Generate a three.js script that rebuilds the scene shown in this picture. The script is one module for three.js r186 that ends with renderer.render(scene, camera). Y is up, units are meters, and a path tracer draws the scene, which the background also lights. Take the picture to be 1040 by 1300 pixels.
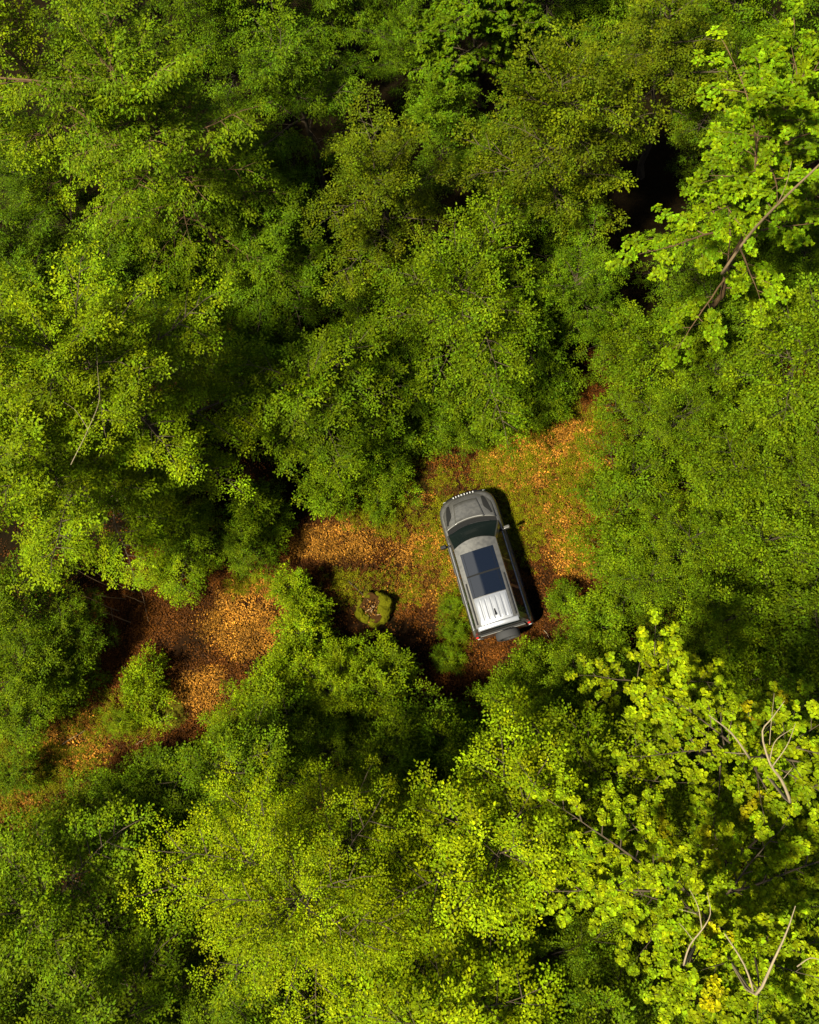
import * as THREE from 'three';
import { mergeGeometries, toCreasedNormals } from 'three/addons/utils/BufferGeometryUtils.js';
import { RoundedBoxGeometry } from 'three/addons/geometries/RoundedBoxGeometry.js';
import { ImprovedNoise } from 'three/addons/math/ImprovedNoise.js';
import { FontLoader } from 'three/addons/loaders/FontLoader.js';
import { TextGeometry } from 'three/addons/geometries/TextGeometry.js';
import { Brush, Evaluator, SUBTRACTION } from 'three-bvh-csg';

// ------------------------------------------------------------------ camera, sky, sun, exposure
const V3 = THREE.Vector3;
const scene = new THREE.Scene();
const PW = 1040, PH = 1300;                       // the photograph's own pixels
const FOV = 61.5, EYE = new V3(0, 28.6, 0);
const FPX = PH / 2 / Math.tan(THREE.MathUtils.degToRad(FOV / 2));
const NADIR = [670, 950];                         // pixel straight below the drone
const camera = new THREE.PerspectiveCamera(FOV, PW / PH, 0.1, 600);
camera.position.copy(EYE);
{
  const down = new V3((NADIR[0] - PW / 2) / FPX, -(NADIR[1] - PH / 2) / FPX, -1).normalize();  // world -y seen in camera axes
  const wy = down.clone().negate();
  const wz = new V3(0, -1, 0).addScaledVector(wy, wy.y).normalize();                           // world +z runs down the picture
  const wx = new V3().crossVectors(wy, wz);
  const m = new THREE.Matrix4().makeBasis(wx, wy, wz).transpose();
  camera.quaternion.setFromRotationMatrix(m);
  camera.updateMatrixWorld();
}
scene.add(camera);
const ray = (px, py) => new V3((px - PW / 2) / FPX, -(py - PH / 2) / FPX, -1).applyQuaternion(camera.quaternion);
const at = (px, py, h = 0) => { const d = ray(px, py); return EYE.clone().addScaledVector(d, (h - EYE.y) / d.y); };

const sunDir = new V3(-0.40, 0.93, 0.37).normalize();     // towards the sun: from beyond the lower left of the picture
const sun = new THREE.DirectionalLight(new THREE.Color(1.0, 0.93, 0.74), 5.0);
sun.position.copy(sunDir).multiplyScalar(80); sun.castShadow = true; sun.shadow.radius = 8;
sun.shadow.mapSize.set(4096, 4096);
Object.assign(sun.shadow.camera, { left: -30, right: 30, top: 30, bottom: -30, near: 1, far: 160 });
scene.add(sun, sun.target);

const perlin = new ImprovedNoise();
function fbm(x, y, z, o = 4) { let s = 0, a = 0.5, f = 1; for (let i = 0; i < o; i++) { s += a * perlin.noise(x * f, y * f, z * f); a *= 0.5; f *= 2.03; } return s; }
{
  const W = 512, H = 256, data = new Float32Array(W * H * 4);
  for (let j = 0; j < H; j++) for (let i = 0; i < W; i++) {
    const el = ((j + 0.5) / H - 0.5) * Math.PI, az = ((i + 0.5) / W - 0.5) * 2 * Math.PI;
    const y = Math.sin(el), c = Math.cos(el), x = c * Math.cos(az), z = c * Math.sin(az);
    const k = Math.pow(1 - Math.max(y, 0), 2.2);
    let r = 0.025 + 0.34 * k, g = 0.13 + 0.34 * k, b = 0.46 + 0.18 * k;
    const yy = Math.max(y, 0.06) + 0.12;
    const n = fbm(x / yy * 1.5 + 4.81, 0.4, z / yy * 1.5 + 5.33, 5) + 0.04;
    const cl = THREE.MathUtils.smoothstep(n, 0.07, 0.25) * THREE.MathUtils.smoothstep(y, 0.0, 0.15);
    r += (2.1 - r) * cl; g += (2.12 - g) * cl; b += (2.15 - b) * cl;
    if (y < 0) { r = 0.05; g = 0.055; b = 0.03; }
    data.set([r, g, b, 1], (j * W + i) * 4);
  }
  const sky = new THREE.DataTexture(data, W, H, THREE.RGBAFormat, THREE.FloatType);
  sky.mapping = THREE.EquirectangularReflectionMapping; sky.magFilter = THREE.LinearFilter; sky.minFilter = THREE.LinearFilter; sky.needsUpdate = true;
  scene.background = sky; scene.environment = sky;
  scene.backgroundIntensity = 0.24; scene.environmentIntensity = 0.24;
}
const renderer = new THREE.WebGLRenderer({ antialias: true });
renderer.setSize(819, 1024);
renderer.shadowMap.enabled = true;
renderer.toneMapping = THREE.LinearToneMapping;
renderer.toneMappingExposure = 2.15;

// ------------------------------------------------------------------ helpers
let seed = 1;
const R = () => { seed = (seed + 0x6D2B79F5) | 0; let t = Math.imul(seed ^ (seed >>> 15), 1 | seed); t = (t + Math.imul(t ^ (t >>> 7), 61 | t)) ^ t; return ((t ^ (t >>> 14)) >>> 0) / 4294967296; };
const rr = (a, b) => a + (b - a) * R();
const lerp = THREE.MathUtils.lerp, clamp = THREE.MathUtils.clamp, smooth = THREE.MathUtils.smoothstep, rad = THREE.MathUtils.degToRad;
const taken = {};
const numbered = (n) => { const k = taken[n] = (taken[n] ?? -1) + 1; return k ? `${n}_${String(k).padStart(3, '0')}` : n; };
function tag(o, label, category, group, kind) { o.userData.label = label; if (category) o.userData.category = category; if (group) o.userData.group = group; if (kind) o.userData.kind = kind; return o; }
function part(name, geo, mat, parent) { const m = new THREE.Mesh(geo, mat); m.name = name; m.castShadow = m.receiveShadow = true; parent.add(m); return m; }
function thing(name, label, category, pos, group) { const g = new THREE.Group(); g.name = numbered(name); g.position.copy(pos); tag(g, label, category, group); scene.add(g); return g; }
const std = (c, o = {}) => new THREE.MeshPhysicalMaterial({ color: new THREE.Color().setRGB(...c), roughness: 0.8, ...o });

function geoFrom(pos, idx, uv) {
  const g = new THREE.BufferGeometry();
  g.setAttribute('position', new THREE.Float32BufferAttribute(pos, 3));
  if (uv) g.setAttribute('uv', new THREE.Float32BufferAttribute(uv, 2));
  g.setIndex(idx); g.computeVertexNormals(); return g;
}
// tapered tube along points, one radius each
function tube(pts, radii, sides = 6) {
  const pos = [], idx = [], uv = [], n = pts.length, t = new V3(), a = new V3(), b = new V3();
  let ref = new V3(0.31, 0.2, 0.93), len = 0;
  for (let i = 0; i < n; i++) {
    t.subVectors(pts[Math.min(i + 1, n - 1)], pts[Math.max(i - 1, 0)]).normalize();
    a.crossVectors(t, ref); if (a.lengthSq() < 1e-4) a.crossVectors(t, new V3(1, 0, 0)); a.normalize(); b.crossVectors(t, a);
    ref = b.clone().cross(t).negate().length() > 0 ? new V3().crossVectors(a, t).normalize() : ref;
    if (i) len += pts[i].distanceTo(pts[i - 1]);
    for (let k = 0; k <= sides; k++) {
      const w = k / sides * Math.PI * 2, r = radii[i];
      pos.push(pts[i].x + r * (Math.cos(w) * a.x + Math.sin(w) * b.x), pts[i].y + r * (Math.cos(w) * a.y + Math.sin(w) * b.y), pts[i].z + r * (Math.cos(w) * a.z + Math.sin(w) * b.z));
      uv.push(k / sides, len);
    }
  }
  for (let i = 0; i < n - 1; i++) for (let k = 0; k < sides; k++) { const p = i * (sides + 1) + k, q = p + sides + 1; idx.push(p, p + 1, q, p + 1, q + 1, q); }
  return geoFrom(pos, idx, uv);
}
function noiseTexture(W, fn, srgb) {
  const d = new Uint8Array(W * W * 4);
  for (let j = 0; j < W; j++) for (let i = 0; i < W; i++) { const c = fn(i / W, j / W); for (let k = 0; k < 3; k++) d[(j * W + i) * 4 + k] = clamp(Math.round(c[k] * 255), 0, 255); d[(j * W + i) * 4 + 3] = 255; }
  const t = new THREE.DataTexture(d, W, W); t.wrapS = t.wrapT = THREE.RepeatWrapping; t.magFilter = THREE.LinearFilter; t.minFilter = THREE.LinearMipmapLinearFilter; t.generateMipmaps = true;
  if (srgb) t.colorSpace = THREE.SRGBColorSpace; t.needsUpdate = true; return t;
}

// ------------------------------------------------------------------ ground
// patches of matter on the ground, given by their pixels: [px, py, rx, ry, kind]  L copper litter, P pale litter with sunlit spots painted in, G low yellow-green growth, S darker ground, soil in the ruts
const patches = [
  [335, 765, 135, 62, 'L'], [440, 695, 95, 50, 'L'], [265, 870, 70, 50, 'L'], [545, 725, 75, 75, 'L'], [700, 590, 85, 85, 'L'], [720, 690, 70, 80, 'L'], [590, 850, 75, 65, 'L'],
  [95, 955, 95, 60, 'L'], [190, 760, 95, 70, 'L'], [30, 1020, 70, 40, 'L'], [1000, 470, 30, 45, 'L'], [620, 590, 90, 50, 'L'], [760, 500, 60, 60, 'L'], [215, 930, 80, 40, 'L'], [650, 780, 90, 60, 'L'], [150, 860, 90, 70, 'L'],
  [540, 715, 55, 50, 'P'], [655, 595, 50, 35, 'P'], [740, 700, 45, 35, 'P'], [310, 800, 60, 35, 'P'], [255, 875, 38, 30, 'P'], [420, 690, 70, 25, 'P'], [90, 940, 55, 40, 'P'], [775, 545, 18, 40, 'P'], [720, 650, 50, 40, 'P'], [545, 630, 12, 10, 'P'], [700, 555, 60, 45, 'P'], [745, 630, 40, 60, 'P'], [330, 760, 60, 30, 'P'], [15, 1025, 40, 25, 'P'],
  [660, 545, 120, 80, 'G'], [690, 640, 85, 85, 'G'], [560, 590, 60, 55, 'G'], [500, 655, 75, 30, 'G'], [60, 930, 110, 60, 'G'], [470, 745, 65, 35, 'G'], [40, 1000, 80, 50, 'G'], [555, 690, 22, 60, 'G'], [580, 790, 22, 60, 'G'], [170, 900, 60, 40, 'G'], [330, 745, 50, 16, 'G'],
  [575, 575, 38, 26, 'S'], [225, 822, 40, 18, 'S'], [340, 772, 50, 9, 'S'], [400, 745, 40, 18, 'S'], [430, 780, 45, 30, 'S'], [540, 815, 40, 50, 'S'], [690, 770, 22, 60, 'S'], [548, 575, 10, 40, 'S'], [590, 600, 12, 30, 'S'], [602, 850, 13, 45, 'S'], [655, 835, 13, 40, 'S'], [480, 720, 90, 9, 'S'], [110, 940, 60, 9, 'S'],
].map(([px, py, rx, ry, k]) => { const c = at(px, py); return { x: c.x, z: c.z, rx: rx / 39, rz: ry / 39, k }; });
function cover(x, z) {
  const o = { L: 0, P: 0, G: 0, S: 0 };
  const wx = x + 0.55 * fbm(x * 0.9, 5.1, z * 0.9, 3), wz = z + 0.55 * fbm(x * 0.9, 9.7, z * 0.9, 3);
  for (const p of patches) { const d = Math.hypot((wx - p.x) / p.rx, (wz - p.z) / p.rz), v = 1 - smooth(d, 0.7, 1.25); if (v > o[p.k]) o[p.k] = v; }
  return o;
}
const carAt = at(618, 712, 0.85), CAR_YAW = rad(17), CAR_ROLL = rad(7);           // the clearing banks up on the car's right
const groundY = (x, z) => {
  const across = (x - carAt.x) * Math.cos(CAR_YAW) - (z - carAt.z) * Math.sin(CAR_YAW), bank = Math.tan(CAR_ROLL) * across;
  const dc = Math.hypot(x - carAt.x, z - carAt.z), f = smooth(dc, 2.2, 4.5);
  return (1 - f) * bank + f * (0.30 * fbm(x * 0.22, 1.3, z * 0.22, 3) + 0.10 * fbm(x * 0.8, 4.1, z * 0.8, 2)) + 0.035 * f * fbm(x * 2.6, 7.1, z * 2.6, 2);
};
{
  const N = 300, pos = [], uv = [], idx = [], S = 44;
  const axis = (i) => { const t = i / N * 2 - 1; return Math.sign(t) * (18 * Math.abs(t) + 72 * Math.pow(Math.abs(t), 4)); };
  for (let j = 0; j <= N; j++) for (let i = 0; i <= N; i++) { const x = axis(i), z = axis(j) - 4; pos.push(x, groundY(x, z), z); uv.push(x / S + 0.5, (z + 4) / S + 0.5); }
  for (let j = 0; j < N; j++) for (let i = 0; i < N; i++) { const a = j * (N + 1) + i, b = a + N + 1; idx.push(a, b, a + 1, b, b + 1, a + 1); }
  seed = 5;
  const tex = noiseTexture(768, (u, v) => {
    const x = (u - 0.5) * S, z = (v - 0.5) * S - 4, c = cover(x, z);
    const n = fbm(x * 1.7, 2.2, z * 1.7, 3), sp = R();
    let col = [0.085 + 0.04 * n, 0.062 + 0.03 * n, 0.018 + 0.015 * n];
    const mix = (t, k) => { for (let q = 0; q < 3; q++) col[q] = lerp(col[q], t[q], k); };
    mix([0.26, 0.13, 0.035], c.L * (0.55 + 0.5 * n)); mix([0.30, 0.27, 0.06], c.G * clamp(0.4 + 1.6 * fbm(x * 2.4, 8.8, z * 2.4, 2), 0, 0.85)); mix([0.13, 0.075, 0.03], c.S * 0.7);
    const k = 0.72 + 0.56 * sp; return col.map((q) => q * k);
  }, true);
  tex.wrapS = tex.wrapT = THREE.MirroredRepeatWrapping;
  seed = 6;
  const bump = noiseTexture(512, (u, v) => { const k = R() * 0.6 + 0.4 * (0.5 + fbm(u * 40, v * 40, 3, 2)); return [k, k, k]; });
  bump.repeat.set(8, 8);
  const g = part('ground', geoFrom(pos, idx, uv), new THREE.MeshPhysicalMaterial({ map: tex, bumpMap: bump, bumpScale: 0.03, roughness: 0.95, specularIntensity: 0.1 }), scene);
  g.userData = { kind: 'structure', label: 'forest floor of brown leaf litter, dark soil and moss' };
}

// ------------------------------------------------------------------ leaves
const outlines = {                                      // half outlines (along, across) of one leaf of length 1
  oval: [[0, 0], [0.28, 0.27], [0.62, 0.27], [1, 0]],
  round: [[0, 0], [0.25, 0.22], [0.62, 0.38], [0.9, 0.22], [1, 0]],
  lobed: [[0, 0], [0.08, 0.30], [0.30, 0.26], [0.42, 0.56], [0.55, 0.24], [0.75, 0.26], [1, 0]],
};
const leafTones = [];                                   // one natural tone per leaf vertex, filled along with pos
function leafInto(pos, idx, kind, base, along, up, size, fold) {
  const v = Math.pow(2, rr(-0.8, 0.7)), w = rr(-0.16, 0.16); if (!pos.length) leafTones.length = 0;
  const o = outlines[kind], across = new V3().crossVectors(up, along).normalize(), nrm = new V3().crossVectors(along, across).normalize();
  const p0 = pos.length / 3, n = o.length, p = new V3();
  for (const s of [1, -1]) for (let i = 0; i < n; i++) {
    const [u, w] = o[i]; p.copy(base).addScaledVector(along, u * size).addScaledVector(across, s * w * size).addScaledVector(nrm, fold * Math.abs(w) * size - 0.18 * u * u * size);
    pos.push(p.x, p.y, p.z); leafTones.push(v * (1 + w), v, v * (1 - w));
  }
  for (let s = 0; s < 2; s++) for (let i = 1; i < n - 1; i++) { const a = p0 + s * n; s ? idx.push(a, a + i, a + i + 1) : idx.push(a, a + i + 1, a + i); }
}
// a flat spray of leaves on a little forked twig that runs along +x, leaves facing +y
const leafGeo = (pos, idx) => { const g = geoFrom(pos, idx); g.setAttribute('color', new THREE.Float32BufferAttribute(leafTones.slice(), 3)); return g; };
function spray(kind, leaf, len, count, seedIn, flat = 1) {
  seed = seedIn; const pos = [], idx = [];
  const twigs = [[new V3(), 0, len], [new V3(len * 0.2, 0, 0), 0.75, len * 0.62], [new V3(len * 0.38, 0, 0), -0.75, len * 0.55]];
  twigs.forEach(([o, a, l], ti) => {
    const n = Math.round(count * (ti ? 0.27 : 0.46));
    for (let i = 0; i < n; i++) {
      const t = (i + 0.6) / n, side = i % 2 ? 1 : -1, last = i === n - 1;
      const ang = a + (last ? rr(-0.2, 0.2) : side * rr(0.6, 1.15));
      const base = new V3(o.x + Math.cos(a) * l * t, rr(-0.03, 0.03) * len - 0.16 * l * t * t, o.z + Math.sin(a) * l * t);
      const along = new V3(Math.cos(ang), rr(-0.55, 0.30) * flat, Math.sin(ang)).normalize();
      const up = new V3(rr(-0.5, 0.5) * flat, 1, rr(-0.5, 0.5) * flat).normalize();
      leafInto(pos, idx, kind, base, along, up, leaf * rr(0.72, 1.2), rr(0.1, 0.5));
    }
  });
  return leafGeo(pos, idx);
}
function rosette(kind, leaf, count, seedIn) {           // leaves crowded round the end of a twig
  seed = seedIn; const pos = [], idx = [];
  for (let c = 0; c < 2; c++) for (let i = 0; i < count; i++) {
    const a = i * 2.4 + c, o = new V3(c * leaf * 1.5, rr(-0.02, 0.02), rr(-0.4, 0.4) * leaf);
    const along = new V3(Math.cos(a) + 0.25, rr(-0.45, 0.55), Math.sin(a)).normalize();
    leafInto(pos, idx, kind, o, along, new V3(rr(-0.3, 0.3), 1, rr(-0.3, 0.3)).normalize(), leaf * rr(0.7, 1.15), rr(0.1, 0.45));
  }
  return leafGeo(pos, idx);
}
const sprays = {
  beech: [11, 12, 13, 14].map((s) => spray('oval', 0.080, 0.42, 18, s, 1.2)),
  fine: [21, 22, 23].map((s) => spray('oval', 0.062, 0.36, 20, s, 1.35)),
  oak: [31, 32, 33].map((s) => rosette('round', 0.074, 10, s)),
  maple: [41, 42, 43].map((s) => rosette('lobed', 0.108, 6, s)),
};
const leafMat = new THREE.MeshPhysicalMaterial({ color: 0xffffff, vertexColors: true, roughness: 0.5, specularIntensity: 0.07, side: THREE.DoubleSide });
const barkTex = noiseTexture(256, (u, v) => { const k = 0.75 + 0.5 * fbm(u * 14, v * 5, 1.5, 4); return [k, k, k]; });
const barks = { grey: std([0.105, 0.080, 0.048], { map: barkTex, specularIntensity: 0.15, roughness: 0.9 }), pale: std([0.34, 0.27, 0.16], { map: barkTex, specularIntensity: 0.15, roughness: 0.85 }), brown: std([0.17, 0.105, 0.05], { map: barkTex, specularIntensity: 0.15, roughness: 0.9 }), tan: std([0.30, 0.21, 0.11], { map: barkTex, specularIntensity: 0.15, roughness: 0.9 }), dark: std([0.07, 0.055, 0.035], { map: barkTex, specularIntensity: 0.15, roughness: 0.95 }) };

// ------------------------------------------------------------------ trees
const UPV = new V3(0, 1, 0);
const M4 = new THREE.Matrix4();
function curve(start, dir, len, n, droop, wob) {        // a bending branch
  const pts = [start.clone()], d = dir.clone().normalize(), st = len / n;
  for (let i = 0; i < n; i++) { d.x += rr(-wob, wob); d.z += rr(-wob, wob); d.y += rr(-wob, wob) * 0.6 - droop / n; d.normalize(); pts.push(pts[i].clone().addScaledVector(d, st)); }
  return pts;
}
function along(pts, t) { const f = clamp(t, 0, 0.9999) * (pts.length - 1), i = Math.floor(f); return [pts[i].clone().lerp(pts[i + 1], f - i), new V3().subVectors(pts[i + 1], pts[i]).normalize()]; }
function tree(o) {
  seed = o.seed;
  const c = at(o.px, o.py, o.h * (o.see ?? 0.8)), y0 = groundY(c.x, c.z);
  const t = thing(o.name ?? 'broadleaf_tree', o.label, o.category ?? 'tree', new V3(c.x, y0 - 0.05, c.z), o.group);
  const H = o.h, Rm = o.r, base = o.base ?? 0.3, bark = barks[o.bark ?? 'grey'];
  const tr = Math.max(0.012, o.trunk ?? H * 0.0135);
  const tp = [new V3(0, -0.15, 0)], n = 9; const lx = rr(-0.03, 0.03), lz = rr(-0.03, 0.03);
  for (let i = 1; i <= n; i++) tp.push(new V3(lx * H * i / n + rr(-0.012, 0.012) * H, H * 0.93 * i / n, lz * H * i / n + rr(-0.012, 0.012) * H));
  const trunk = part('trunk', tube(tp, tp.map((_, i) => tr * (i ? 1 : 1.5) * Math.pow(1 - i / n, 0.7) + 0.006), 8), bark, t);
  const mats = [], cols = [], tone = new THREE.Color(), X = new V3(), Y = new V3(), Z = new V3(), P = new V3();
  const size = o.leaf ?? 1; let turned = 0;
  const put = (p, d, k, tint) => {
    X.copy(d).normalize(); Y.set(rr(-0.32, 0.32), 1, rr(-0.32, 0.32)); Y.addScaledVector(X, -Y.dot(X)).normalize(); Z.crossVectors(X, Y);
    const s = size * k * rr(0.8, 1.2), fl = R() < 0.5 ? -1 : 1; M4.makeBasis(X.clone().multiplyScalar(s), Y.clone().multiplyScalar(s), Z.clone().multiplyScalar(s * fl)); M4.setPosition(p); mats.push(M4.clone());
    const v = tint * rr(0.7, 1.32), y = rr(-1, 1);
    tone.setRGB(o.tone[0] * v * (1 + 0.16 * y + 0.55 * turned), o.tone[1] * v * (1 + 0.08 * turned), o.tone[2] * v * (1 - 0.2 * y)); cols.push(tone.r, tone.g, tone.b);
  };
  const N = o.limbs ?? 26, ph = rr(0, 6.28), lop = o.lop ?? 0.22, step = (o.step ?? 0.20);
  for (let i = 0; i < N; i++) {
    const u = Math.pow((i + rr(0.2, 0.8)) / N, 0.8), hb = H * lerp(base, 0.93, u), az = i * 2.39996 + rr(-0.35, 0.35);
    const prof = Math.sqrt(Math.max(0.03, 1 - Math.pow(u * 0.95, 2.2))) * (0.7 + 0.3 * smooth(u, 0, 0.35));
    const L = Rm * prof * rr(0.72, 1.16) * (1 + lop * Math.sin(az * 2 + ph) + lop * 0.7 * Math.sin(az * 3 + ph * 2));
    const el = rad(lerp(12, 66, u) + rr(-8, 8));
    const [ps] = along(tp, clamp((hb + 0.15) / (H * 0.93 + 0.15), 0, 0.995));
    const pts = curve(ps, new V3(Math.cos(az) * Math.cos(el), Math.sin(el), Math.sin(az) * Math.cos(el)), L, 7, o.droop ?? 0.38, 0.11);
    const br = Math.min(tr * 0.5, 0.008 + L * 0.0085), wood = [tube(pts, pts.map((_, k) => br * (1 - 0.88 * k / 7)), 6)];
    const tint0 = rr(0.76, 1.24);
    const sec = Math.max(3, Math.round(L / (o.gap ?? 0.27))), up0 = rr(-0.25, 0.25);
    for (let k = 0; k < sec; k++) {
      const s = lerp(lerp(0.22, 0.03, smooth(u, 0.35, 0.7)), 1, (k + rr(0.2, 0.8)) / sec), [p, d] = along(pts, s), side = k % 2 ? 1 : -1, a = side * rr(0.55, 1.15) * (k === sec - 1 ? 0.1 : 1);
      const sd = d.clone().applyAxisAngle(UPV, a); sd.y = sd.y * 0.6 + rr(-0.12, 0.22) + up0 * side; sd.normalize();
      const l = (0.20 + 0.42 * L * (1 - 0.72 * s)) * rr(0.7, 1.2);
      const q = curve(p, sd, l, 4, (o.droop ?? 0.45) * 0.7, 0.13);
      if (l > 0.3 && H > 2.6) wood.push(tube(q, q.map((_, m) => br * 0.42 * (1 - 0.82 * m / 4)), 4));
      const m = Math.max(2, Math.round(l / step)), tint = tint0 * rr(0.88, 1.12); turned = R() < (o.turning ?? 0) ? 1 : 0;
      for (let z = 0; z < m; z++) {
        const f = lerp(0.15, 1, (z + rr(0.3, 1)) / m), [pp, dd] = along(q, f);
        for (const sg of z === m - 1 ? [1, -1, 0] : [1, -1]) {
          if (R() > (o.full ?? 1)) continue;
          const w = dd.clone().applyAxisAngle(UPV, sg * rr(0.5, 1.15)); w.y += rr(-0.38, 0.16); P.copy(pp); P.y += rr(-0.05, 0.12);
          put(P, w, 1, tint);
        }
      }
    }
    if (o.woody !== false) part('limb', mergeGeometries(wood), bark, o.woody === 'stems' ? t : trunk);
  }
  for (let i = 0, m = Math.round(10 + H * 3 + (H < 3 ? 12 : 0)); i < m; i++) {      // leafy leader
    const [p] = along(tp, rr(0.72, 0.995)), a = rr(0, 6.28); p.x += rr(-0.06, 0.06) * Rm; p.z += rr(-0.06, 0.06) * Rm; put(p, new V3(Math.cos(a), rr(-0.2, 0.7), Math.sin(a)), 1, rr(0.85, 1.15));
  }
  if (o.bare) bareBranch(t, o.bare, o.bareBark);
  const set = sprays[o.kind ?? 'beech'], inst = new THREE.InstancedMesh(set[o.seed % set.length], leafMat, mats.length);
  mats.forEach((m, i) => inst.setMatrixAt(i, m)); inst.instanceColor = new THREE.InstancedBufferAttribute(new Float32Array(cols), 3);
  inst.name = 'crown'; inst.userData = { kind: 'stuff' }; inst.castShadow = inst.receiveShadow = true; t.add(inst);
  count.sprays += mats.length; count.trees++;
  return t;
}
const count = { sprays: 0, trees: 0 };
// a pale leafless branch traced through pixels at given heights: [[px, py, h, radius], ...] lists, as a part of its tree
function bareBranch(t, lines, bark = 'pale') {
  const geos = lines.map((ln) => { const pts = ln.map(([px, py, h]) => at(px, py, h).sub(t.position)); if (ln[0][3] > 0.025) pts.unshift(new V3(pts[0].x * 0.55, pts[0].y - 1.6, pts[0].z * 0.55)); const cv = new THREE.CatmullRomCurve3(pts).getPoints(ln.length * 3); const r0 = ln[0][3] * 0.48, r1 = ln[ln.length - 1][3] * 0.4; return tube(cv, cv.map((_, i) => lerp(r0, r1, i / (cv.length - 1))), 6); });
  part('bare_branch', mergeGeometries(geos), barks[bark], t).userData.label = `${bark} leafless branch showing between the leaves`;
}
const G = { lime: [0.140, 0.205, 0.002], bright: [0.098, 0.155, 0.002], mid: [0.066, 0.114, 0.002], shadeDark: [0.052, 0.100, 0.002], olive: [0.062, 0.092, 0.002], yellow: [0.116, 0.180, 0.002], maple: [0.090, 0.165, 0.002], cool: [0.060, 0.120, 0.002] };  // the darker understory green has shade put into the leaf colour

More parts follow.
